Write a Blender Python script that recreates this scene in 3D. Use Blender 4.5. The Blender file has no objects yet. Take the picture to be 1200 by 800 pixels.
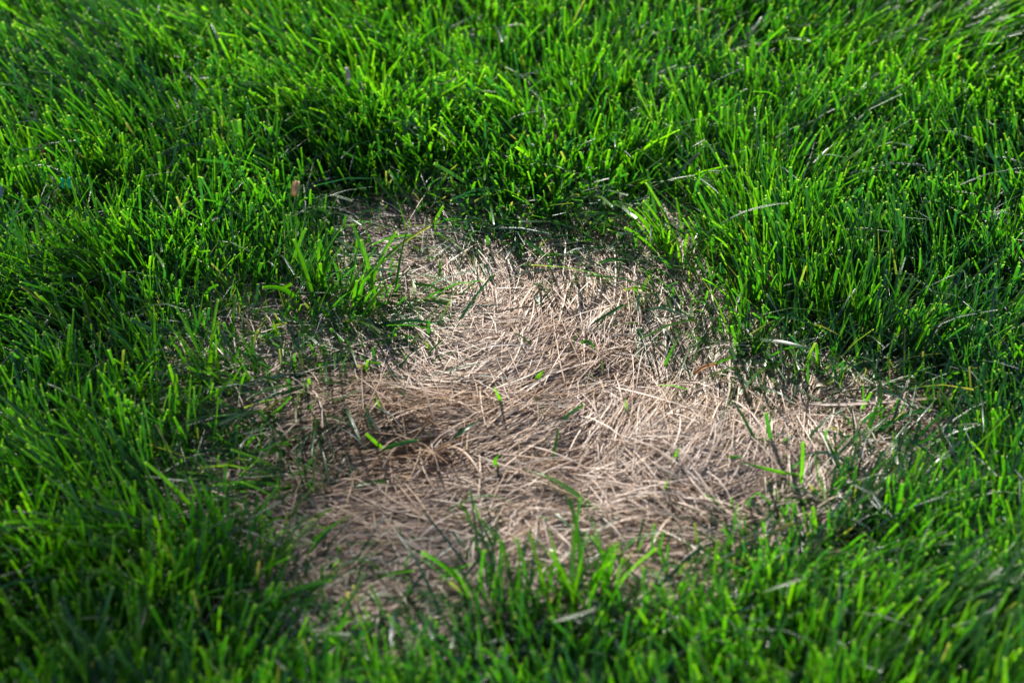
import bpy, math, random
import numpy as np
from mathutils import Vector, Matrix

# ------------------------------------------------------------------ camera, sky, sun, exposure
scn = bpy.context.scene
COL = scn.collection
W0, H0 = 1200.0, 800.0
TILT, DIST, LENS = math.radians(38.0), 1.65, 85.0
cam_d = bpy.data.cameras.new("camera")
cam = bpy.data.objects.new("camera", cam_d)
COL.objects.link(cam)
cam.location = (0.0, -DIST * math.cos(TILT), DIST * math.sin(TILT) + 0.015)
cam.rotation_euler = (math.pi / 2 - TILT, 0.0, 0.0)
cam_d.lens = LENS
cam_d.sensor_width = 36.0
cam_d.clip_start = 0.05
cam_d.clip_end = 500.0
cam_d.dof.use_dof = True
cam_d.dof.focus_distance = 1.675
cam_d.dof.aperture_fstop = 5.4
scn.camera = cam

SUN_EL, SUN_AZ = math.radians(37.0), math.radians(-20.0)   # azimuth from +Y (beyond the lawn), minus = left
sun_dir = Vector((math.sin(SUN_AZ) * math.cos(SUN_EL), math.cos(SUN_AZ) * math.cos(SUN_EL), math.sin(SUN_EL)))
world = bpy.data.worlds.new("World")
scn.world = world
world.use_nodes = True
wn = world.node_tree
sky = wn.nodes.new("ShaderNodeTexSky")
sky.sky_type = 'NISHITA'
sky.sun_disc = False
sky.sun_elevation = SUN_EL
sky.sun_rotation = SUN_AZ
bg = wn.nodes["Background"]
bg.inputs["Strength"].default_value = 0.082
wn.links.new(sky.outputs[0], bg.inputs[0])

sun_d = bpy.data.lights.new("sun", 'SUN')
sun_d.energy = 5.0
sun_d.angle = math.radians(0.6)
sun_d.color = (1.0, 0.96, 0.89)
sun = bpy.data.objects.new("sun", sun_d)
COL.objects.link(sun)
sun.rotation_euler = sun_dir.to_track_quat('Z', 'Y').to_euler()
sun.location = (0, 0, 6)

vs = scn.view_settings
vs.view_transform = 'Standard'
vs.look = 'None'
vs.gamma = 1.0
vs.exposure = 1.12
vs.use_curve_mapping = False
scn.cycles.max_bounces = 8
scn.cycles.diffuse_bounces = 4
scn.cycles.transmission_bounces = 6
scn.cycles.glossy_bounces = 2
scn.cycles.use_denoising = True

rng = np.random.default_rng(7)

# ------------------------------------------------------------------ picking points of the ground
CAMP = np.array(cam.location)
_F = np.array([0, math.cos(TILT), -math.sin(TILT)])
_U = np.array([0, math.sin(TILT), math.cos(TILT)])
_K = LENS / 36.0 * W0


def ground_at(px, py, z=0.0):
    """the point at height z that the photograph shows at this spot"""
    px = np.asarray(px, float); py = np.asarray(py, float)
    d = (np.multiply.outer((px - W0 / 2) / _K, np.array([1.0, 0, 0]))
         - np.multiply.outer((py - H0 / 2) / _K, _U) + _F)
    t = (z - CAMP[2]) / d[..., 2]
    return CAMP + d * t[..., None]


def gxy(pts):
    a = np.array(pts, float)
    return ground_at(a[:, 0], a[:, 1])[:, :2]


# ------------------------------------------------------------------ fields
_grids = {}


def vnoise(x, y, scale, seed):
    """smooth value noise, -1..1"""
    if seed not in _grids:
        _grids[seed] = np.random.default_rng(seed).uniform(-1, 1, (64, 64))
    g = _grids[seed]
    u = np.asarray(x) / scale + 1000.0; v = np.asarray(y) / scale + 1000.0
    iu = np.floor(u).astype(int); iv = np.floor(v).astype(int)
    fu = u - iu; fv = v - iv
    fu = fu * fu * (3 - 2 * fu); fv = fv * fv * (3 - 2 * fv)
    a = g[iu % 64, iv % 64]; b = g[(iu + 1) % 64, iv % 64]
    c = g[iu % 64, (iv + 1) % 64]; d = g[(iu + 1) % 64, (iv + 1) % 64]
    return (a * (1 - fu) + b * fu) * (1 - fv) + (c * (1 - fu) + d * fu) * fv


def sstep(a, b, x):
    t = np.clip((x - a) / (b - a), 0, 1)
    return t * t * (3 - 2 * t)


PATCH = gxy([(455, 285), (520, 275), (575, 314), (650, 320), (700, 292), (752, 298), (748, 332), (775, 372),
             (850, 415), (925, 462), (990, 486), (1045, 502), (1020, 522), (962, 552), (908, 594), (862, 640),
             (800, 680), (720, 692), (640, 694), (560, 705), (490, 728), (430, 738), (385, 710), (374, 655),
             (356, 612), (346, 562), (350, 522), (385, 492), (430, 480), (472, 450), (492, 405), (470, 350),
             (448, 310)])


def patch_dist(x, y):
    """signed distance to the outline of the dead patch, minus inside"""
    x = np.asarray(x, float).ravel(); y = np.asarray(y, float).ravel()
    n = len(PATCH); best = np.full(x.shape, 1e9); ins = np.zeros(x.shape, bool)
    for i in range(n):
        ax, ay = PATCH[i]; bx, by = PATCH[(i + 1) % n]
        ex, ey = bx - ax, by - ay
        t = np.clip(((x - ax) * ex + (y - ay) * ey) / (ex * ex + ey * ey), 0, 1)
        best = np.minimum(best, np.hypot(x - ax - t * ex, y - ay - t * ey))
        c = ((ay > y) != (by > y))
        with np.errstate(divide='ignore', invalid='ignore'):
            xi = ax + (y - ay) * ex / (ey if ey else 1e-12)
        ins ^= c & (x < xi)
    return np.where(ins, -best, best)


def bump(x, y, px, py, r, ry=None):
    c = ground_at(px, py)
    return np.exp(-(((x - c[0]) / r) ** 2 + ((y - c[1]) / (ry or r)) ** 2))


def height(x, y):
    x = np.asarray(x, float); y = np.asarray(y, float)
    near = np.exp(-((x / 3.0) ** 2 + (y / 3.0) ** 2))
    h = 0.008 * vnoise(x, y, 0.31, 1) + 0.005 * vnoise(x, y, 0.13, 2)
    h = h + 0.008 * bump(x, y, 455, 508, 0.07, 0.03) - 0.004 * bump(x, y, 500, 560, 0.05, 0.02)
    h = h - 0.008 * bump(x, y, 690, 560, 0.022, 0.03) + 0.010 * bump(x, y, 600, 440, 0.06, 0.05)
    h = h + 0.012 * bump(x, y, 830, 560, 0.07, 0.04) - 0.010 * bump(x, y, 760, 440, 0.05, 0.05)
    h = h + 0.004 * bump(x, y, 560, 520, 0.10, 0.03)
    return h * (0.3 + 0.7 * near)


def field(ctrl, x, y, p=3.0):
    """inverse-distance blend of vectors given at spots of the lawn"""
    c = gxy([(a[0], a[1]) for a in ctrl]); v = np.array([a[2:] for a in ctrl], float)
    x = np.asarray(x, float).ravel(); y = np.asarray(y, float).ravel()
    num = np.zeros((len(x), v.shape[1])); den = np.zeros(len(x))
    for i in range(len(c)):
        w = 1.0 / (np.hypot(x - c[i, 0], y - c[i, 1]) + 0.01) ** p
        num += w[:, None] * v[i]; den += w
    return num / den[:, None]


# how far the living blades lean, sideways and away
LEAN = [(100, 60, -.36, 0), (60, 350, -.46, -.1), (250, 180, -.32, 0), (400, 60, -.22, 0), (560, 100, -.06, 0),
        (700, 170, -.22, 0), (600, 225, -.25, -.3), (850, 110, .22, -.1), (1000, 220, .06, 0), (1140, 50, .62, -.2),
        (1150, 230, -.42, -.1), (1000, 310, -.28, 0), (1150, 380, .36, 0), (1100, 560, .16, 0), (950, 700, .26, 0),
        (700, 700, .05, -.1), (480, 740, -.08, 0), (150, 560, -.34, 0), (60, 720, .2, 0), (200, 470, -.36, .1),
        (1150, 760, .4, 0), (330, 330, -.1, 0), (300, 740, .1, 0)]
# how the dead strands stream: angle seen in the picture, spread
_ST = [(480, 290, -30, 55), (560, 340, 115, 50), (520, 400, -28, 22), (480, 455, -62, 30), (450, 510, 12, 16),
       (400, 575, 14, 16), (390, 640, 4, 20), (560, 525, 18, 16), (600, 465, 38, 22), (650, 420, 62, 35),
       (640, 350, 60, 60), (720, 370, 120, 55), (700, 470, 28, 22), (760, 470, 62, 24), (730, 530, 74, 18),
       (830, 460, 62, 30), (820, 520, 50, 30), (870, 570, 25, 45), (780, 590, -52, 30), (680, 600, -12, 25),
       (590, 600, 10, 18), (900, 470, 72, 40), (960, 540, 82, 50), (1000, 500, 20, 50), (480, 660, -10, 35),
       (600, 660, 20, 35), (330, 560, 8, 35), (300, 450, 30, 60), (700, 290, 80, 60)]
STREAM = []
for a in _ST:
    t = math.radians(a[2]); p0 = ground_at(a[0], a[1]); p1 = ground_at(a[0] + 20 * math.cos(t), a[1] - 20 * math.sin(t))
    d = p1 - p0; ang = math.atan2(d[1], d[0])
    STREAM.append((a[0], a[1], math.cos(ang), math.sin(ang), math.radians(a[3])))


# ------------------------------------------------------------------ materials
def mat_new(name):
    m = bpy.data.materials.new(name); m.use_nodes = True
    nt = m.node_tree; nt.nodes.clear()
    return m, nt, nt.nodes, nt.links


def ramp(nodes, stops, interp='LINEAR'):
    r = nodes.new("ShaderNodeValToRGB"); e = r.color_ramp.elements
    r.color_ramp.interpolation = interp
    while len(e) < len(stops):
        e.new(0.5)
    for i, (p, c) in enumerate(stops):
        e[i].position = p; e[i].color = (*c, 1)
    return r


def mixc(nodes, links, fac, a, b):
    m = nodes.new("ShaderNodeMix"); m.data_type = 'RGBA'
    for sock, v in ((m.inputs[0], fac), (m.inputs[6], a), (m.inputs[7], b)):
        if hasattr(v, 'links') or isinstance(v, bpy.types.NodeSocket):
            links.new(v, sock)
        else:
            sock.default_value = v if not isinstance(v, tuple) else (*v, 1)
    return m.outputs[2]


def leaf_material(name, stops, trans, trans_tint, rough, spec, tip=None, vein=True, warm=None, dry=((0.20, 0.125, 0.07), (0.30, 0.215, 0.17))):
    m, nt, N, L = mat_new(name)
    at = N.new("ShaderNodeAttribute"); at.attribute_name = "tint"
    sep = N.new("ShaderNodeSeparateColor"); L.new(at.outputs["Color"], sep.inputs[0])
    r = ramp(N, stops); L.new(sep.outputs[0], r.inputs[0])
    col = r.outputs[0]
    tc = N.new("ShaderNodeTexCoord")
    nz = N.new("ShaderNodeTexNoise"); nz.inputs["Scale"].default_value = 260; nz.inputs["Detail"].default_value = 3
    L.new(tc.outputs["Object"], nz.inputs["Vector"])
    rm = N.new("ShaderNodeMapRange"); rm.inputs[1].default_value = 0.3; rm.inputs[2].default_value = 0.7
    rm.inputs[3].default_value = 0.75; rm.inputs[4].default_value = 1.25
    L.new(nz.outputs[0], rm.inputs[0])
    hsv = N.new("ShaderNodeHueSaturation"); L.new(rm.outputs[0], hsv.inputs["Value"]); L.new(col, hsv.inputs["Color"])
    col = hsv.outputs[0]
    # withered blades and blade bases
    dr = ramp(N, [(0.0, dry[0]), (1.0, dry[1])]); L.new(nz.outputs[0], dr.inputs[0])
    col = mixc(N, L, sep.outputs[2], col, dr.outputs[0])
    if warm:      # strands that died brown rather than bleached
        col = mixc(N, L, sep.outputs[1], col, warm)
    if tip:
        tr = N.new("ShaderNodeMapRange"); tr.inputs[1].default_value = 0.982; tr.inputs[2].default_value = 1.0
        L.new(sep.outputs[1], tr.inputs[0])
        col = mixc(N, L, tr.outputs[0], col, tip)
    p = N.new("ShaderNodeBsdfPrincipled")
    L.new(col, p.inputs["Base Color"])
    p.inputs["Roughness"].default_value = rough
    p.inputs["Specular IOR Level"].default_value = spec
    t = N.new("ShaderNodeBsdfTranslucent")
    tm = N.new("ShaderNodeMix"); tm.data_type = 'RGBA'; tm.blend_type = 'MULTIPLY'; tm.inputs[0].default_value = 1.0
    L.new(col, tm.inputs[6]); tm.inputs[7].default_value = (*trans_tint, 1)
    L.new(tm.outputs[2], t.inputs[0])
    mx = N.new("ShaderNodeMixShader"); mx.inputs[0].default_value = trans
    L.new(p.outputs[0], mx.inputs[1]); L.new(t.outputs[0], mx.inputs[2])
    if vein:   # fine ribs along the blade
        wv = N.new("ShaderNodeMath"); wv.operation = 'SINE'
        mu = N.new("ShaderNodeMath"); mu.operation = 'MULTIPLY'; mu.inputs[1].default_value = 44.0
        L.new(at.outputs["Alpha"], mu.inputs[0]); L.new(mu.outputs[0], wv.inputs[0])
        bp = N.new("ShaderNodeBump"); bp.inputs["Strength"].default_value = 0.25; bp.inputs["Distance"].default_value = 0.0002
        L.new(wv.outputs[0], bp.inputs["Height"]); L.new(bp.outputs[0], p.inputs["Normal"])
    o = N.new("ShaderNodeOutputMaterial"); L.new(mx.outputs[0], o.inputs[0])
    return m


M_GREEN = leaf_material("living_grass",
                        [(0.0, (0.010, 0.050, 0.040)), (0.3, (0.019, 0.082, 0.015)), (0.65, (0.038, 0.128, 0.007)),  # low stops darkened and blued: shade put into the blade colour
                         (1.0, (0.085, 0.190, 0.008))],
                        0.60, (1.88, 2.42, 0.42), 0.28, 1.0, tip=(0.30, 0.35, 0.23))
M_STRAW = leaf_material("dead_straw",
                        [(0.0, (0.10, 0.062, 0.038)), (0.25, (0.28, 0.185, 0.115)), (0.5, (0.48, 0.355, 0.265)),
                         (0.8, (0.58, 0.49, 0.42)), (1.0, (0.72, 0.61, 0.49))],
                        0.20, (1.0, 0.9, 0.75), 0.45, 0.45, vein=False, warm=(0.38, 0.235, 0.125), dry=((0.20, 0.16, 0.13), (0.33, 0.28, 0.27)))


def plain_leaf(name, c0, c1, scale, rough=0.55, trans=0.5, spec=0.4):
    m, nt, N, L = mat_new(name)
    tc = N.new("ShaderNodeTexCoord")
    nz = N.new("ShaderNodeTexNoise"); nz.inputs["Scale"].default_value = scale; nz.inputs["Detail"].default_value = 5
    L.new(tc.outputs["Object"], nz.inputs["Vector"])
    r = ramp(N, [(0.35, c0), (0.65, c1)]); L.new(nz.outputs[0], r.inputs[0])
    p = N.new("ShaderNodeBsdfPrincipled"); L.new(r.outputs[0], p.inputs["Base Color"])
    p.inputs["Roughness"].default_value = rough; p.inputs["Specular IOR Level"].default_value = spec
    bp = N.new("ShaderNodeBump"); bp.inputs["Strength"].default_value = 0.4; bp.inputs["Distance"].default_value = 0.0006
    L.new(nz.outputs[0], bp.inputs["Height"]); L.new(bp.outputs[0], p.inputs["Normal"])
    t = N.new("ShaderNodeBsdfTranslucent"); L.new(r.outputs[0], t.inputs[0])
    mx = N.new("ShaderNodeMixShader"); mx.inputs[0].default_value = trans
    L.new(p.outputs[0], mx.inputs[1]); L.new(t.outputs[0], mx.inputs[2])
    o = N.new("ShaderNodeOutputMaterial"); L.new(mx.outputs[0], o.inputs[0])
    return m


def soil_material():
    m, nt, N, L = mat_new("soil")
    tc = N.new("ShaderNodeTexCoord")
    n1 = N.new("ShaderNodeTexNoise"); n1.inputs["Scale"].default_value = 140; n1.inputs["Detail"].default_value = 6
    L.new(tc.outputs["Object"], n1.inputs["Vector"])
    r1 = ramp(N, [(0.3, (0.030, 0.021, 0.014)), (0.6, (0.075, 0.052, 0.034)), (0.8, (0.14, 0.10, 0.065))])
    L.new(n1.outputs[0], r1.inputs[0])
    # further out than any blade is built the lawn is only a colour
    n2 = N.new("ShaderNodeTexNoise"); n2.inputs["Scale"].default_value = 9; n2.inputs["Detail"].default_value = 8
    L.new(tc.outputs["Object"], n2.inputs["Vector"])
    r2 = ramp(N, [(0.3, (0.022, 0.055, 0.010)), (0.7, (0.06, 0.12, 0.018))]); L.new(n2.outputs[0], r2.inputs[0])
    ln = N.new("ShaderNodeVectorMath"); ln.operation = 'LENGTH'; L.new(tc.outputs["Object"], ln.inputs[0])
    mr = N.new("ShaderNodeMapRange"); mr.inputs[1].default_value = 2.6; mr.inputs[2].default_value = 3.6
    L.new(ln.outputs[1], mr.inputs[0])
    col = mixc(N, L, mr.outputs[0], r1.outputs[0], r2.outputs[0])
    p = N.new("ShaderNodeBsdfPrincipled"); L.new(col, p.inputs["Base Color"]); p.inputs["Roughness"].default_value = 0.95
    p.inputs["Specular IOR Level"].default_value = 0.15
    bp = N.new("ShaderNodeBump"); bp.inputs["Strength"].default_value = 0.8; bp.inputs["Distance"].default_value = 0.004
    L.new(n1.outputs[0], bp.inputs["Height"]); L.new(bp.outputs[0], p.inputs["Normal"])
    o = N.new("ShaderNodeOutputMaterial"); L.new(p.outputs[0], o.inputs[0])
    return m


# ------------------------------------------------------------------ blade meshes
def mesh_from(name, verts, quads, tint, mat):
    me = bpy.data.meshes.new(name)
    nv, nq = len(verts), len(quads)
    me.vertices.add(nv); me.vertices.foreach_set("co", verts.astype(np.float32).ravel())
    me.loops.add(nq * 4); me.loops.foreach_set("vertex_index", quads.astype(np.int32).ravel())
    me.polygons.add(nq)
    me.polygons.foreach_set("loop_start", np.arange(0, nq * 4, 4, dtype=np.int32))
    me.polygons.foreach_set("use_smooth", np.ones(nq, bool))
    me.update(calc_edges=True)
    a = me.attributes.new("tint", 'FLOAT_COLOR', 'POINT')
    a.data.foreach_set("color", tint.astype(np.float32).ravel())
    me.materials.append(mat)
    return me


def blades(base, az, th0, th1, bow, length, width, cut, hue, dry0, dry1, roll, fold, ts):
    """many blades at once. base (n,3); az heading; th0/th1 angle from upright at foot and tip; bow = turn of heading
    along the blade; cut 1 = mown flat tip, 0 = pointed; returns verts, quads, tint"""
    n = len(base); S = len(ts)
    ts = np.asarray(ts)
    T = np.broadcast_to(ts, (n, S))
    th = th0[:, None] + (th1 - th0)[:, None] * T ** 1.3
    a = az[:, None] + bow[:, None] * T
    tan = np.stack([np.sin(th) * np.cos(a), np.sin(th) * np.sin(a), np.cos(th)], -1)
    pos = np.zeros((n, S, 3)); pos[:, 0] = base
    for k in range(1, S):
        pos[:, k] = pos[:, k - 1] + 0.5 * (tan[:, k] + tan[:, k - 1]) * (length * (ts[k] - ts[k - 1]))[:, None]
    side0 = np.stack([-np.sin(a), np.cos(a), np.zeros_like(a)], -1)
    nor0 = np.cross(tan, side0)
    rl = roll[:, None] * (0.3 + 0.7 * T)
    side = side0 * np.cos(rl)[..., None] + nor0 * np.sin(rl)[..., None]
    nor = np.cross(tan, side)
    wp = 0.55 + 0.45 * sstep(0, 0.35, T)
    wcut = wp * (1 - 0.38 * T)
    wpt = wp * np.clip(1 - T ** 2.2, 0.03, 1)
    w = 0.5 * width[:, None] * (wcut * cut[:, None] + wpt * (1 - cut[:, None]))
    f = fold[:, None] * w
    V = np.stack([pos - side * w[..., None], pos + nor * f[..., None], pos + side * w[..., None]], 2)   # n,S,3,3
    idx = np.arange(n * S * 3).reshape(n, S, 3)
    q1 = np.stack([idx[:, :-1, 0], idx[:, :-1, 1], idx[:, 1:, 1], idx[:, 1:, 0]], -1)
    q2 = np.stack([idx[:, :-1, 1], idx[:, :-1, 2], idx[:, 1:, 2], idx[:, 1:, 1]], -1)
    Q = np.concatenate([q1.reshape(-1, 4), q2.reshape(-1, 4)])
    tint = np.zeros((n, S, 3, 4))
    tint[..., 0] = hue[:, None, None]
    tt = T * cut[:, None]
    tint[..., 1] = tt[..., None]
    tint[..., 2] = (dry0[:, None] * (1 - sstep(0.0, 0.35, T)) + dry1[:, None] * sstep(0.5, 1, T)).clip(0, 1)[..., None]
    tint[..., 3] = np.array([0, .5, 1.])
    return V.reshape(-1, 3), Q, tint.reshape(-1, 4)


TS_G = [0, .22, .48, .75, .972, 1.0]
TS_S = [0, .25, .5, .75, 1.0]


def grass_arrays(bx, by, lean, wild, tall=1.0):
    """living grass for tiller feet bx,by. lean (n,2); wild 0..1 = how flopped; each tiller bears several blades"""
    n0 = len(bx)
    cnt = rng.integers(2, 5, n0)
    i = np.repeat(np.arange(n0), cnt); n = len(i)
    bx = bx[i] + rng.normal(0, .0014, n); by = by[i] + rng.normal(0, .0014, n)
    lean = lean[i]; wild = wild[i]
    tl_az = rng.uniform(0, 2 * np.pi, n0)[i]; tl_am = np.abs(rng.normal(0, .17, n0))[i]
    lx = lean[:, 0] + tl_am * np.cos(tl_az) + rng.normal(0, .15, n) * (1 + wild)
    ly = lean[:, 1] + tl_am * np.sin(tl_az) + rng.normal(0, .15, n) * (1 + wild)
    low = rng.random(n) < (0.30 + 0.35 * wild)                # short or flopped blades of the under-storey
    lx = np.where(low, lx * 1.4 + rng.normal(0, .5, n), lx); ly = np.where(low, ly * 1.4 + rng.normal(0, .5, n), ly)
    az = np.arctan2(ly, lx); th = np.clip(np.hypot(lx, ly), 0.02, 1.35)
    th0 = th * 0.7; th1 = th * 1.35 + np.where(low, rng.uniform(.1, .9, n), rng.uniform(-.05, .35, n))
    top = (0.052 + 0.009 * vnoise(bx, by, .11, 11) + 0.004 * vnoise(bx, by, .04, 12) + rng.normal(0, .0075, n)) * tall * (1 - .45 * wild)
    top = np.where(low, top * rng.uniform(.4, .95, n), top)
    length = np.clip(top / np.clip(np.cos((th0 + th1) * .5), .42, 1), .012, .105)
    width = rng.normal(.00222, .0007, n).clip(.0009, .0040) * np.where(low, .85, 1)
    cut = ((rng.random(n) < np.where(low, .3, .74))).astype(float)
    hue = (0.45 + 0.20 * vnoise(bx, by, .16, 13) + rng.normal(0, .27, n) - np.where(low, .25, 0) - .15 * wild).clip(0, 1)  # under-storey blades shifted to the dark bluish end, painting in their shade
    dry0 = np.where(rng.random(n) < .25 + .3 * wild, rng.uniform(.1, .9, n), 0.05)
    dry1 = np.where(rng.random(n) < (.006 + .13 * wild), rng.uniform(.3, 1, n), 0)
    roll = rng.normal(0, .75, n); fold = rng.uniform(.05, .5, n) * rng.choice([-1, 1], n)
    base = np.stack([bx, by, height(bx, by) - .002], -1)
    return blades(base, az, th0, th1, rng.normal(0, .3, n), length, width, cut, hue, dry0, dry1, roll, fold, TS_G)


def link(name, data, parent=None):
    o = bpy.data.objects.new(name, data); COL.objects.link(o)
    if parent is not None:
        o.parent = parent
    return o


# ------------------------------------------------------------------ ground
def make_ground():
    c = np.arange(-1.3, 1.3001, 0.02)
    o = 1.3 * 1.16 ** np.arange(1, 33)
    g = np.concatenate([-o[::-1], c, o])
    X, Y = np.meshgrid(g, g, indexing='ij')
    Z = height(X, Y)
    n = len(g); idx = np.arange(n * n).reshape(n, n)
    q = np.stack([idx[:-1, :-1], idx[1:, :-1], idx[1:, 1:], idx[:-1, 1:]], -1).reshape(-1, 4)
    me = mesh_from("ground", np.stack([X, Y, Z], -1).reshape(-1, 3), q, np.zeros((n * n, 4)), soil_material())
    ob = link("ground", me); ob["kind"] = "structure"
    return ob


make_ground()

# ------------------------------------------------------------------ living grass
X0, X1, Y0, Y1 = -0.48, 0.48, -0.40, 0.56
CELL = 0.4


def green_density(x, y):
    s = patch_dist(x, y) + 0.016 * vnoise(x, y, .07, 21) + 0.010 * vnoise(x, y, .025, 22)
    d = 0.012 + 0.988 * (.5 * sstep(-0.018, 0.012, s) + .5 * sstep(.01, .06, s))
    for (px, py, r, ry, k) in [(345, 425, .075, .05, .40), (272, 500, .06, .04, .62), (275, 565, .045, .05, .5),
                               (1000, 500, .06, .03, .55), (905, 440, .05, .025, .35),
                               (330, 640, .035, .06, .35)]:
        d = d * (1 - k * bump(x, y, px, py, r, ry))
    return d, s


N = int((X1 - X0) * (Y1 - Y0) * 1e4 * 3.1)
gx = rng.uniform(X0, X1, N); gy = rng.uniform(Y0, Y1, N)
dens, sd = green_density(gx, gy)
keep = rng.random(N) < dens * (0.72 + 0.28 * vnoise(gx, gy, .045, 23))
gx, gy, sd = gx[keep], gy[keep], sd[keep]
wild = np.maximum((1 - sstep(0.01, 0.085, sd)) * .95, .95 * bump(gx, gy, 340, 420, .10, .06))
lean = field(LEAN, gx, gy) * .72
lean[:, 0] += .28 * vnoise(gx, gy, .075, 31) + .12 * vnoise(gx, gy, .03, 33)
lean[:, 1] += .28 * vnoise(gx, gy, .075, 32) + .12 * vnoise(gx, gy, .03, 34)
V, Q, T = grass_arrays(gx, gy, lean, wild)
# thin flattened blades in the ragged rim, widest along one side
N = 60000
fx = rng.uniform(PATCH[:, 0].min() - .1, PATCH[:, 0].max() + .1, N); fy = rng.uniform(PATCH[:, 1].min() - .1, PATCH[:, 1].max() + .1, N)
fs = patch_dist(fx, fy) + .018 * vnoise(fx, fy, .05, 24)
pr = .075 * np.exp(-((fs - .012) / .026) ** 2) + .09 * bump(fx, fy, 330, 425, .085, .055) * (fs > -.01) \
    + .07 * bump(fx, fy, 275, 520, .06, .06) * (fs > -.015) + .09 * bump(fx, fy, 430, 262, .05, .04) + .08 * bump(fx, fy, 640, 295, .08, .03)
k = rng.random(N) < pr
fx, fy = fx[k], fy[k]
fl = np.stack([.5 * vnoise(fx, fy, .04, 35), -.25 + .5 * vnoise(fx, fy, .04, 36)], -1) * 1.6
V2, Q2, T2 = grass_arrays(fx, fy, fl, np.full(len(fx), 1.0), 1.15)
print("rim blades", len(Q2) / 10)
Q = np.concatenate([Q, Q2 + len(V)]); V = np.concatenate([V, V2]); T = np.concatenate([T, T2])
print("living blades", len(Q) / 10)
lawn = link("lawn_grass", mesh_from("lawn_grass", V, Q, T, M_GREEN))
lawn["kind"] = "stuff"
lawn["label"] = "dense mown green lawn grass surrounding the dead patch"
lawn["category"] = "grass"

# the lawn goes on round about: one tile of grass set out over and over by geometry nodes
N = int(CELL * CELL * 1e4 * 2.0)
tx = rng.uniform(0, CELL, N); ty = rng.uniform(0, CELL, N)
gh = height; height = lambda x, y: np.zeros_like(np.asarray(x, float))
tl = np.stack([.2 * vnoise(tx, ty, .1, 41), .2 * vnoise(tx, ty, .1, 42)], -1)
V, Q, T = grass_arrays(tx, ty, tl, np.zeros(N))
height = gh
tile_me = mesh_from("grass_sod", V, Q, T, M_GREEN)


def outer_lawn():
    # strips snug against the nearer lawn, then rows of cells
    p = []
    ys = np.arange(Y0 - 5 * CELL, Y1 + 10 * CELL, CELL)
    for y in ys:
        inside_rows = (y + CELL > Y0 + 1e-6) and (y < Y1 - 1e-6)
        if inside_rows:
            for k in range(6):
                p.append((X1 + k * CELL, y)); p.append((X0 - (k + 1) * CELL, y))
        else:
            for x in np.arange(X0 - 6 * CELL, X1 + 6 * CELL, CELL):
                p.append((x, y))
    # rows that straddle the far border of the nearer lawn
    for x in np.arange(X0, X1, CELL):
        p.append((x, Y1))
    me = bpy.data.meshes.new("lawn_grass_beyond")
    me.from_pydata([(x, y, -.002) for x, y in p], [], [])
    ob = link("lawn_grass", me)
    ob["kind"] = "stuff"; ob["label"] = "green lawn stretching on beyond the grass round the dead patch"; ob["category"] = "grass"
    sod = link("grass_sod", tile_me); sod.location = (X0 - 6 * CELL, Y0 - 6 * CELL, 0)
    sod["kind"] = "stuff"; sod["label"] = "square of green lawn grass at the corner of the lawn"; sod["category"] = "grass"
    ng = bpy.data.node_groups.new("lawn_sods", 'GeometryNodeTree')
    ng.interface.new_socket("Geometry", in_out='INPUT', socket_type='NodeSocketGeometry')
    ng.interface.new_socket("Geometry", in_out='OUTPUT', socket_type='NodeSocketGeometry')
    gi = ng.nodes.new("NodeGroupInput"); go = ng.nodes.new("NodeGroupOutput")
    oi = ng.nodes.new("GeometryNodeObjectInfo"); oi.inputs["Object"].default_value = sod
    oi.inputs["As Instance"].default_value = True
    ip = ng.nodes.new("GeometryNodeInstanceOnPoints")
    mp = ng.nodes.new("GeometryNodeMeshToPoints")
    ng.links.new(gi.outputs[0], mp.inputs[0]); ng.links.new(mp.outputs[0], ip.inputs["Points"])
    ng.links.new(oi.outputs["Geometry"], ip.inputs["Instance"]); ng.links.new(ip.outputs[0], go.inputs[0])
    md = ob.modifiers.new("lawn_sods", 'NODES'); md.node_group = ng


outer_lawn()

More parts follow.
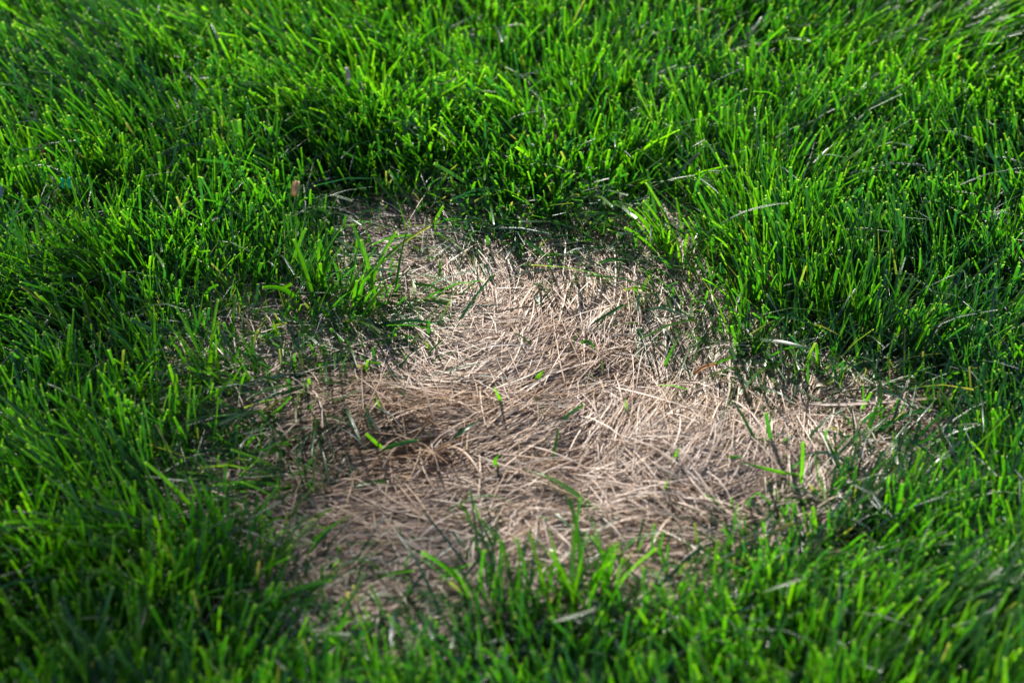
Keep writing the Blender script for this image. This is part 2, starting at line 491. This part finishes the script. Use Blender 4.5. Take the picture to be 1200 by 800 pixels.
# ------------------------------------------------------------------ dead matted grass
def straw_arrays(n_locks):
    lo, hi = PATCH.min(0) - .09, PATCH.max(0) + .09
    x = rng.uniform(lo[0], hi[0], n_locks); y = rng.uniform(lo[1], hi[1], n_locks)
    s = patch_dist(x, y) + .015 * vnoise(x, y, .06, 51)
    extra = .9 * bump(x, y, 330, 425, .075, .05) + 1.0 * bump(x, y, 275, 505, .085, .055) + .45 * bump(x, y, 1010, 505, .08, .035)
    k = rng.random(n_locks) < np.maximum(1 - sstep(.0, .05, s), extra.clip(0, 1)) 
    x, y = x[k], y[k]; n0 = len(x)
    f = field(STREAM, x, y)
    ang0 = np.arctan2(f[:, 1], f[:, 0]) + .25 * vnoise(x, y, .05, 52)
    spread = f[:, 2]
    ang0 = ang0 + rng.normal(0, .36, n0) * spread
    ang0 = ang0 + np.where(rng.random(n0) < .35, np.pi, 0)
    lockz = rng.uniform(0, 1, n0) ** 1.5 * .011
    lockhue = rng.normal(0, .13, n0); lockgrey = (rng.random(n0) < .22) * rng.uniform(.2, .8, n0)
    lockbow = rng.normal(0, .28, n0)
    cnt = rng.integers(5, 12, n0)
    i = np.repeat(np.arange(n0), cnt); n = len(i)
    stray = rng.random(n) < .09
    ang = ang0[i] + rng.normal(0, .13, n) + np.where(stray, rng.normal(0, .9, n), 0)
    cx = x[i] + rng.normal(0, .0042, n); cy = y[i] + rng.normal(0, .0042, n)
    length = rng.normal(.044, .014, n).clip(.012, .085)
    bx = cx - .5 * length * np.cos(ang); by = cy - .5 * length * np.sin(ang)
    z = height(cx, cy) + .0035 + lockz[i] + rng.uniform(0, .003, n) + np.where(stray, rng.uniform(0, .006, n), 0)
    # lie along the local slope
    e = .012
    slope = (height(cx + e * np.cos(ang), cy + e * np.sin(ang)) - height(cx - e * np.cos(ang), cy - e * np.sin(ang))) / (2 * e)
    el = np.arctan(slope)
    rise = rng.normal(.12, .11, n) + np.where(stray, rng.uniform(0, .3, n), 0)
    th0 = np.pi / 2 - el - rise; th1 = np.pi / 2 - el + rise * rng.uniform(.6, 1.5, n)
    base = np.stack([bx, by, z - .5 * length * np.sin(el) - .12 * length * rise], -1)
    width = rng.normal(.00088, .00030, n).clip(.0004, .0022)
    hue = (.50 + lockhue[i] + rng.normal(0, .25, n) + .12 * vnoise(cx, cy, .05, 54)
           - .16 * bump(cx, cy, 440, 540, .12, .06) + .10 * bump(cx, cy, 640, 370, .1, .08)).clip(0, 1)
    dry = np.clip(lockgrey[i] + .35 * bump(cx, cy, 760, 520, .09, .07), 0, 1)
    warm = (.55 * bump(cx, cy, 465, 512, .08, .04) + .48 * bump(cx, cy, 410, 600, .10, .09) + .3 * bump(cx, cy, 640, 350, .10, .06)
            + .25 * rng.normal(0, 1, n0)[i] * (rng.random(n) < .8) + .2 * vnoise(cx, cy, .04, 55)).clip(0, 1)
    out = blades(base, ang, th0, th1, lockbow[i] + rng.normal(0, .22, n), length, width,
                  (rng.random(n) < .5).astype(float), hue, dry * .6, dry, rng.normal(0, .5, n),
                  -rng.uniform(.25, 1.0, n), TS_S)
    out[2][:, 1] = np.repeat(warm, len(TS_S) * 3)
    return out


V, Q, T = straw_arrays(26500)
print("dead strands", len(Q) / 12)
mat_o = link("matted_straw", mesh_from("matted_straw", V, Q, T, M_STRAW))
mat_o["kind"] = "stuff"
mat_o["label"] = "matted tan dead grass strands filling the bare patch"
mat_o["category"] = "dead grass"

# ------------------------------------------------------------------ things one can pick out
def spot(px, py, z=0.0):
    g = ground_at(px, py, 0.0); h = float(height(g[0], g[1]))
    return ground_at(px, py, h + z)


def tagged(o, label, cat, group=None):
    o["label"] = label; o["category"] = cat
    if group:
        o["group"] = group
    return o


def strip_mesh(name, pts, width, mat, hue=.5, dry0=0., dry1=0., cut=1., fold=.4, face=(0, -.75, .65), twist=0., taper=0.25):
    """a blade along a smooth path through pts; face = the way its broad side looks"""
    P = np.array(pts, float); m = len(P); S = 12
    u = np.linspace(0, m - 1, S); out = np.zeros((S, 3))
    for k in range(3):
        if m == 2:
            out[:, k] = np.interp(u, range(m), P[:, k])
        else:
            c = np.polyfit(range(m), P[:, k], min(m - 1, 3)); out[:, k] = np.polyval(c, u)
    t = np.linspace(0, 1, S); t[-2] = .978
    uu = t * (m - 1)
    for k in range(3):
        if m == 2:
            out[:, k] = np.interp(uu, range(m), P[:, k])
        else:
            c = np.polyfit(range(m), P[:, k], min(m - 1, 3)); out[:, k] = np.polyval(c, uu)
    tan = np.gradient(out, axis=0); tan /= np.linalg.norm(tan, axis=1)[:, None] + 1e-12
    fv = np.array(face, float); fv /= np.linalg.norm(fv)
    side = np.cross(tan, fv); side /= np.linalg.norm(side, axis=1)[:, None] + 1e-9
    nor = np.cross(side, tan)
    a = twist * t
    side, nor = side * np.cos(a)[:, None] + nor * np.sin(a)[:, None], nor * np.cos(a)[:, None] - side * np.sin(a)[:, None]
    w = .5 * width * (.55 + .45 * sstep(0, .35, t)) * (cut * (1 - taper * t) + (1 - cut) * np.clip(1 - t ** 2.2, .04, 1))
    f = fold * w
    org = P[0]
    V = np.stack([out - side * w[:, None], out - nor * f[:, None], out + side * w[:, None]], 1) - org
    idx = np.arange(S * 3).reshape(S, 3)
    Q = np.concatenate([np.stack([idx[:-1, j], idx[:-1, j + 1], idx[1:, j + 1], idx[1:, j]], -1) for j in (0, 1)])
    T = np.zeros((S, 3, 4)); T[..., 0] = hue; T[..., 1] = (t * cut)[:, None]
    T[..., 2] = (dry0 * (1 - sstep(0, .35, t)) + dry1 * sstep(.45, 1, t))[:, None]; T[..., 3] = np.array([0, .5, 1])
    me = mesh_from(name, V.reshape(-1, 3), Q, T.reshape(-1, 4), mat)
    return me, org


def blade_thing(label, pix, width, hue=.6, mat=None, group=None, name="grass_blade", cat="grass blade", **kw):
    pts = [spot(*p) for p in pix]; width *= .75
    me, org = strip_mesh(name, pts, width, mat or M_GREEN, hue=hue, **kw)
    o = link(name, me); o.location = org
    return tagged(o, label, cat, group)


MAT_Z = .014     # top of the matted straw
G1 = "single green blades growing through the dead patch"
for label, pix, w, hue, kw in [
    ("broad bright green blade lying across the straw with a thin dark trailing tail",
     [(737, 621, .012), (690, 590, .020), (655, 565, .024), (612, 549, .020)], .0075, .85, dict(cut=0., fold=.2, face=(-.1, .1, .98))),
    ("thin pale green blade bowed in an arch over straw beside the broad fallen blade",
     [(516, 610, .012), (545, 586, .030), (580, 581, .032), (611, 596, .014)], .0034, .7, dict(cut=0., face=(-.1, .1, .98))),
    ("bright green blade lying flat, level with the brown tangled knot of straw",
     [(398, 571, .014), (430, 566, .018), (466, 562, .016)], .0050, .8, dict(cut=1., face=(0, -.3, .95))),
    ("pale grey-green blade lying flat on brown straw below the tangled knot",
     [(416, 632, .012), (432, 618, .018), (449, 606, .017)], .0050, .35, dict(cut=0., face=(0, -.3, .95))),
    ("dark green blade lying slantwise with both ends pointed, under the tangled knot of straw",
     [(532, 513, .014), (546, 502, .020), (566, 491, .020)], .0046, .25, dict(cut=0., face=(0, -.3, .95))),
    ("bluish green blade bowed over the tangled knot of straw",
     [(448, 527, .014), (468, 520, .024), (490, 516, .022)], .0040, .15, dict(cut=1.)),
    ("short yellow-green blade slanting out of straw beside the tangled knot",
     [(451, 527, .010), (440, 518, .020), (429, 508, .030)], .0036, .95, dict(cut=1.)),
    ("short bright green sprout standing upright in the middle of the pale straw",
     [(589, 474, .012), (584, 464, .024), (578, 452, .036)], .0034, .9, dict(cut=0.)),
    ("tiny bright green sprout with bent tip amid pale straw",
     [(628, 447, .012), (632, 440, .020), (639, 433, .026)], .0046, .85, dict(cut=0.)),
    ("short pale green clipping lying on the palest straw",
     [(625, 344, .016), (631, 352, .018), (637, 362, .016)], .0056, .3, dict(cut=1., face=(0, -.3, .95))),
    ("long dark green blade lying from the straw towards the overhanging grass",
     [(690, 383, .014), (710, 370, .020), (731, 357, .026)], .0044, .3, dict(cut=1., face=(0, -.3, .95))),
    ("thin pale green clipping lying slantwise on grey straw",
     [(648, 468, .016), (658, 476, .018), (668, 484, .016)], .0028, .4, dict(cut=0., face=(0, -.3, .95))),
    ("slim green sprout standing in grey streaming straw",
     [(735, 492, .010), (734, 478, .025), (733, 466, .038)], .0026, .7, dict(cut=0.)),
    ("grey-green curled blade tip poking from straw near its highest swirl",
     [(682, 408, .012), (686, 400, .022), (694, 404, .022), (690, 412, .016)], .0040, .3, dict(cut=0.)),
    ("pale green slender blade leaning against straw under the overhanging grass",
     [(776, 436, .010), (785, 415, .026), (796, 393, .036)], .0032, .45, dict(cut=0.)),
    ("thin bright green upright sprout where brown straw meets the sparse grass",
     [(452, 490, .010), (445, 477, .024), (440, 463, .036)], .0026, .85, dict(cut=0.)),
    ("bright green blade arched low over the palest tangle of straw at its edge",
     [(936, 556, .016), (905, 551, .030), (882, 545, .032), (866, 541, .028)], .0036, .85, dict(cut=0.)),
    ("tall thin upright green blade rising from pale straw beside the arched blade",
     [(938, 575, .006), (940, 548, .035), (941, 518, .062)], .0036, .8, dict(cut=1.)),
    ("dark green upright blade standing at the shaded rim of the straw",
     [(905, 527, .008), (902, 508, .028), (897, 484, .050)], .0040, .25, dict(cut=1.)),
    ("small two-toned green sprout near the dark hollow in the straw",
     [(794, 541, .012), (792, 533, .022), (797, 522, .032)], .0032, .75, dict(cut=0.)),
    ("short lime green sprout bent over beside thick streaming straw",
     [(585, 546, .012), (580, 540, .022), (588, 531, .026)], .0040, .7, dict(cut=0.)),
    ("tiny lime green leaf lying on brown straw between the two flat green blades",
     [(532, 568, .016), (538, 565, .018), (545, 563, .016)], .0040, .95, dict(cut=0., face=(0, -.3, .95))),
    ("slim dark green blade lying over straw just beyond the foreground grass",
     [(470, 640, .010), (490, 646, .020), (510, 658, .022)], .0034, .2, dict(cut=0.)),
]:
    kw = dict(kw)
    lies = any(q in label for q in ("lying", "arch", "bowed", "clipping"))
    blade_thing(label, pix, w, hue, None, "green blades fallen over the straw" if lies else G1,
                name="grass_clipping" if lies else "grass_sprout", cat="clipping" if lies else "sprout", **kw)

G2 = "pale shiny blades bent over in the lawn"
for label, pix, w, hue, kw in [
    ("silvery green blade bowed in an arch above the lawn grass, catching the light",
     [(815, 238, .030), (822, 206, .058), (845, 200, .064), (868, 209, .052)], .0036, .35, dict(cut=0., face=(0, .35, .95))),
    ("short white shiny clipping caught on grass tips, near the tan leaf scrap",
     [(206, 151, .055), (220, 146, .060), (236, 138, .064)], .0042, .4, dict(cut=0., face=(0, .4, .95), dry0=.7, dry1=.4)),
    ("pale dry blade lying over grass between the lawn and the far corner of the straw",
     [(948, 473, .022), (1010, 472, .026), (1078, 467, .026), (1104, 468, .022)], .0034, .8, dict(cut=1., mat=M_STRAW, face=(0, -.2, .97))),
    ("short thick pale straw stub beside the long dry blade at the grass edge",
     [(956, 452, .028), (962, 450, .030), (969, 453, .026)], .0042, .95, dict(cut=1., mat=M_STRAW, face=(0, -.2, .97))),
    ("blurred pale clipping lying on foreground grass below the straw",
     [(648, 728, .062), (672, 721, .066), (698, 713, .068)], .0050, .5, dict(cut=1., face=(0, .3, .95), dry0=.6, dry1=.6)),
    ("long pale blade leaning through the foreground grass, cut end catching light",
     [(893, 694, .050), (915, 686, .056), (944, 676, .060)], .0040, .6, dict(cut=1., face=(0, .3, .95), dry0=.3, dry1=.5)),
    ("silvery blade slanting out of the lawn above the arched silvery blade",
     [(952, 52, .045), (966, 42, .058), (981, 30, .066)], .0040, .3, dict(cut=1., face=(0, .35, .95))),
    ("stiff silvery blade slanting over dark grass, beyond the arched silvery blade",
     [(850, 122, .045), (862, 112, .056), (875, 104, .062)], .0044, .3, dict(cut=1., face=(0, .35, .95))),
    ("dull grey-green blade slanting across the lawn behind the dark tuft over the straw",
     [(618, 108, .050), (626, 100, .058), (636, 92, .064)], .0040, .3, dict(cut=1., face=(0, .35, .95))),
]:
    kw = dict(kw); m = kw.pop('mat', None)
    blade_thing(label, pix, w, hue, m, G2, name='straw_stalk' if m else 'grass_stalk', cat='straw' if m else 'grass stalk', **kw)

M_SHEATH = plain_leaf('sheath', (.10, .17, .05), (.30, .33, .20), 150, .45, .3)

# ---- tufts standing on and round the patch, each blade its own part
def tuft(label, px, py, n, lean=(0, 0), spread=.45, tall=.06, wide=.0038, hue=.55, seed=0, foot=.006, flop=.3, cut=.7, group=None, dry=.05, mat=None, warm=None, part='blade', name='grass_tuft'):
    wide *= .72; tall *= .80; n = int(n * 1.5)
    r = np.random.default_rng(1000 + seed)
    b = spot(px, py, -.002)
    root = link(name, None); root.location = b
    root.empty_display_size = .02
    tagged(root, label, "grass tuft", group)
    for k in range(n):
        lx = lean[0] + r.normal(0, spread); ly = lean[1] + r.normal(0, spread)
        th = float(np.clip(math.hypot(lx, ly), .02, 1.35)); az = math.atan2(ly, lx)
        th0 = th * .6; th1 = th * 1.3 + r.uniform(0, flop)
        top = tall * r.uniform(.72, 1.12)
        L = float(np.clip(top / max(math.cos((th0 + th1) / 2), .45), .015, .12))
        A = lambda v: np.array([v], float)
        ox, oy = r.normal(0, foot, 2)
        V, Q, T = blades(np.array([[ox, oy, 0.]]), A(az), A(th0), A(th1), A(r.normal(0, .3)), A(L), A(wide * r.uniform(.7, 1.2)),
                         A(float(r.random() < cut)), A(np.clip(hue + r.normal(0, .18), 0, 1)), A(r.uniform(0, .5) * (r.random() < .4)),
                         A(r.uniform(.3, 1) * (r.random() < dry)), A(r.normal(0, .9)), A(r.uniform(.2, .7)),
                         [0, .1, .2, .32, .45, .58, .7, .82, .92, .98, 1.0])
        if warm is not None:
            T[:, 1] = np.clip(warm + r.normal(0, .2), 0, 1)
        link(part, mesh_from(part, V, Q, T, mat or M_GREEN), root)
        if k % 4 == 0 and mat is None:      # the pale sheath that wraps the foot of a shoot
            sv, sf = [], []
            for j in range(5):
                q = j / 4; zz = q * min(.016, tall * .35); cx_ = ox + math.cos(az) * zz * .35 * th0; cy_ = oy + math.sin(az) * zz * .35 * th0
                for i in range(6):
                    a_ = i * math.pi / 3; rr = wide * (.42 - .12 * q)
                    sv.append((cx_ + rr * math.cos(a_), cy_ + rr * math.sin(a_), zz - .001))
            for j in range(4):
                for i in range(6):
                    sf.append((j * 6 + i, j * 6 + (i + 1) % 6, (j + 1) * 6 + (i + 1) % 6, (j + 1) * 6 + i))
            sm = bpy.data.meshes.new("sheath"); sm.from_pydata(sv, [], sf); sm.materials.append(M_SHEATH)
            for p_ in sm.polygons:
                p_.use_smooth = True
            link("sheath", sm, root)
    return root


GT = "grass tufts at the rim of the dead patch"
tuft("tall tuft of broad green blades rising out of straw beside the sparse grass", 396, 372, 30, (.08, 0), .34, .078, .0046, .55, 1, .014, group=GT)
tuft("low tuft of dark blades spreading sideways over straw at the foot of the tall tuft", 440, 398, 34, (.6, -.1), .5, .036, .0036, .3, 2, .018, flop=.35, group=GT)
tuft("star-shaped tuft with pale sheath base where straw meets dense lawn", 876, 436, 12, (.05, .1), .42, .052, .0040, .45, 35, .003, group=GT)
tuft("very tall narrow tuft beside the star-shaped tuft", 872, 410, 6, (-.18, 0), .16, .088, .0040, .8, 4, .003, cut=.3, group=GT)
tuft("dark bluish tuft flopping down over the straw from the overhanging lawn edge", 585, 268, 20, (0, -.75), .35, .034, .0044, .12, 5, .016, group=GT)
tuft("bright tuft with yellow-green blades standing at the inner corner of the lawn edge", 792, 318, 18, (-.3, 0), .3, .070, .0044, .85, 6, .008, group=GT)
tuft("spreading tuft with bright curved blades just above the pale straw's upper end", 500, 288, 9, (.1, -.2), .6, .050, .0042, .8, 7, .006, group=GT)
tuft("bushy bright tuft of blurred blades overlapping straw from the foreground", 685, 728, 30, (0, 0), .24, .080, .0044, .7, 8, .014, group=GT)
tuft("slim blurred tuft of dark blades left standing before the brown straw", 575, 730, 14, (-.1, 0), .2, .074, .0040, .5, 9, .008, group=GT)
tuft("small sparse tuft with yellowing tips amid thin straw beside the lawn", 328, 405, 9, (.1, 0), .4, .050, .0038, .75, 10, .008, dry=.5, group=GT)
tuft("thin tuft of long leaning blades rising from straw at the sparse corner", 250, 470, 8, (-.05, 0), .25, .085, .0038, .7, 11, .006, cut=.4, group=GT)
tuft("loose tuft of thin green blades splayed over brown straw near the flat bright blade", 290, 530, 10, (.5, -.2), .45, .036, .0036, .7, 12, .010, group=GT)
tuft("wispy tuft of short bright blades growing in the far end of the straw", 1005, 520, 8, (.1, 0), .35, .040, .0036, .75, 13, .010, group=GT)
tuft("short tuft of lime blades in straw below the star-shaped tuft", 920, 540, 7, (.0, 0), .45, .026, .0034, .85, 14, .008, group=GT)
tuft("leafy low tuft of bluish blades hanging over the straw's narrow upper end", 650, 296, 14, (.05, -.7), .4, .030, .0042, .2, 15, .014, group=GT)
tuft("flattened tuft of silvery green blades swept over in the far lawn", 1090, 70, 26, (.85, -.1), .18, .036, .0040, .2, 16, .030, cut=.3, group=GT)

tuft("raised tangled knot of orange-brown dead strands in the straw", 492, 528, 26, (.1, -.2), .75, .034, .0022, .4, 21, .012,
     cut=.5, mat=M_STRAW, warm=.5, part='strand', name='dead_tuft')

# ---- scraps lying in the grass
def sheet(name, mat, w, h, curl, bend, seed, outline, center, rot, nx=7, ny=9, thick=.00035):
    """a thin crumpled scrap: outline(v) gives the half width along the length"""
    r = np.random.default_rng(seed)
    ph = r.uniform(0, 6, 4)
    vs_, fs = [], []
    for j in range(ny):
        v = j / (ny - 1)
        for i in range(nx):
            u = i / (nx - 1) * 2 - 1
            hw = outline(v)
            x = u * hw * w * .5
            z = curl * w * u * u + bend * h * math.sin(v * math.pi) + .05 * w * math.sin(5 * u + ph[0] + 4 * v) + .05 * w * math.sin(7 * v + ph[1])
            vs_.append((x + .06 * w * math.sin(6 * v + ph[2]), (v - .5) * h, z))
    for j in range(ny - 1):
        for i in range(nx - 1):
            a = j * nx + i; fs.append((a, a + 1, a + nx + 1, a + nx))
    me = bpy.data.meshes.new(name); me.from_pydata(vs_, [], fs); me.materials.append(mat)
    for p in me.polygons:
        p.use_smooth = True
    o = link(name, me); o.location = center; o.rotation_euler = rot
    md = o.modifiers.new("thickness", 'SOLIDIFY'); md.thickness = thick
    return o


leafy = lambda v: max(.12, math.sin(math.pi * (.08 + .84 * v)) ** .7)
torn = lambda v: .86 + .10 * math.sin(4 * v + 1) - .35 * max(0, v - .75)
M_TAN = plain_leaf("tan_leaf", (.50, .34, .19), (.70, .52, .34), 300)
M_LILAC = plain_leaf("lilac_leaf", (.40, .30, .32), (.60, .50, .54), 260)
M_ORANGE = plain_leaf("orange_leaf", (.40, .19, .06), (.56, .33, .13), 300)
M_RUST = plain_leaf("rust_leaf", (.16, .075, .045), (.27, .15, .10), 300)
M_BLUE = plain_leaf("pale_blue_scrap", (.30, .33, .42), (.42, .45, .54), 120, .4)
M_PLASTIC = plain_leaf("green_plastic", (.0, .42, .16), (.01, .62, .28), 200, .28, .3, .6)
R = math.radians
tagged(sheet("leaf_scrap", M_TAN, .0062, .0115, .3, .12, 1, leafy, spot(347, 221, .050), (R(60), R(10), R(-15))),
       "small tan dry leaf scrap caught upright between grass blades", "leaf")
lil = link("withered_leaf", None); lil.location = spot(413, 95, .058)
tagged(lil, "lilac-brown withered leaf in two twisted lobes among grass", "leaf")
for dx, dz, hh, rz in ((-.0045, .004, .014, 40), (.0055, -.006, .009, 50)):
    lo = sheet("leaf_lobe", M_LILAC, .0046, hh, .3, .1, 2 + int(hh * 1000), leafy, (dx, 0, dz), (R(55), R(25), R(rz)))
    lo.parent = lil
tagged(sheet("leaf_scrap", M_ORANGE, .0038, .0160, .3, .05, 5, leafy, spot(827, 432, .025), (R(12), R(-10), R(-68))),
       "small orange curled leaf sliver lying on straw below the lawn edge", "leaf")
tagged(sheet("leaf_scrap", M_RUST, .0044, .0125, .35, .1, 6, leafy, spot(902, 332, .030), (R(70), R(5), R(-10))),
       "rusty brown curled leaf standing half hidden in grass", "leaf")
tagged(sheet("petal", M_BLUE, .0100, .0170, .3, .1, 7, leafy, spot(-5, 224, .050), (R(62), R(0), R(5))),
       "pale blue petal standing in lawn grass", "petal")
gp = link("plastic_scrap", None); gp.location = spot(77, 215, .060)
tagged(gp, "shiny emerald green plastic scrap folded like a bow among grass", "plastic scrap")
for dx, ry, rz in ((-.0030, 30, 48), (.0030, -15, -12)):
    wg = sheet("wing", M_PLASTIC, .0030, .0078, .4, .1, 80 + rz, leafy, (dx, 0, 0), (R(55), R(ry), R(rz)))
    wg.parent = gp

# ------------------------------------------------------------------ the tree behind whose shade falls over part of the lawn
def shade_tree():
    r = np.random.default_rng(77)
    L0 = 7.2
    tgt = np.array([-.66, -1.28, 0.])
    cc = tgt + np.array(sun_dir) * L0
    root = link("shade_tree", None); root.location = (cc[0], cc[1], 0)
    tagged(root, "broadleaf tree standing on the lawn beyond the dead patch", "tree")
    bark = plain_leaf("bark", (.06, .045, .03), (.13, .10, .075), 18, .9, 0.0)
    leafm = plain_leaf("tree_leaf", (.035, .075, .015), (.06, .12, .02), 3, .45, .35)
    # trunk and limbs
    def limb(path, rad, n=9):
        V, F = [], []
        P = np.array(path, float)
        for j, p in enumerate(P):
            t = P[min(j + 1, len(P) - 1)] - P[max(j - 1, 0)]; t = t / np.linalg.norm(t)
            a = np.cross(t, (1, 0.2, 0.1)); a /= np.linalg.norm(a); b = np.cross(t, a)
            for k in range(n):
                q = 2 * math.pi * k / n
                V.append(p + rad[j] * (a * math.cos(q) + b * math.sin(q)) * (1 + .08 * math.sin(3 * q + j)))
        for j in range(len(P) - 1):
            for k in range(n):
                F.append((j * n + k, j * n + (k + 1) % n, (j + 1) * n + (k + 1) % n, (j + 1) * n + k))
        return V, F
    zc = cc[2]
    path = [(0, 0, -.05), (.02, .03, .7), (-.03, .02, 1.5), (.03, -.04, 2.4), (.0, .02, 3.3), (.05, 0, zc)]
    V, F = limb(path, [.19, .14, .125, .11, .08, .03])
    me = bpy.data.meshes.new("trunk"); me.from_pydata([tuple(v) for v in V], [], F); me.materials.append(bark)
    link("trunk", me, root)
    tips = []
    for k in range(14):
        q = 2 * math.pi * k / 14 * 2.6; z0 = 3.3 + 1.2 * k / 14
        ln = r.uniform(.5, .9)
        e = np.array([math.cos(q) * ln, math.sin(q) * ln, z0 + r.uniform(.15, .5)])
        mid = np.array([math.cos(q) * ln * .5, math.sin(q) * ln * .5, z0 + .12])
        V, F = limb([(0, 0, z0), mid, e], [.05, .032, .012], 6)
        me = bpy.data.meshes.new("limb"); me.from_pydata([tuple(v) for v in V], [], F); me.materials.append(bark)
        link("limb", me, root)
        tips += [e, mid * .4 + e * .6]
    tips = np.array(tips)
    # leaves in clumps round the limb ends
    n = 4800
    cl = np.concatenate([tips, r.normal(0, 1, (46, 3)) * np.array([.42, .42, .30]) + np.array([0, 0, zc])])
    ci = r.integers(0, len(cl), n)
    c = cl[ci] + r.normal(0, .16, (n, 3))
    d = r.normal(0, 1, (n, 3)); d /= np.linalg.norm(d, axis=1)[:, None]
    e = np.cross(d, r.normal(0, 1, (n, 3))); e /= np.linalg.norm(e, axis=1)[:, None]
    ln = r.uniform(.035, .065, n)[:, None]; wd = ln * .32
    up = np.cross(d, e) * ln * .12
    V = np.stack([c - d * ln, c - e * wd + up, c + d * ln, c + e * wd + up, c], 1)
    b = np.arange(n)[:, None] * 5
    Q = np.concatenate([b + np.array([0, 1, 4, 4]) * 0 + np.array([0, 1, 2, 4]), b + np.array([0, 4, 2, 3])])
    me = mesh_from("crown", V.reshape(-1, 3), Q, np.zeros((n * 5, 4)), leafm)
    link("crown", me, root)


shade_tree()
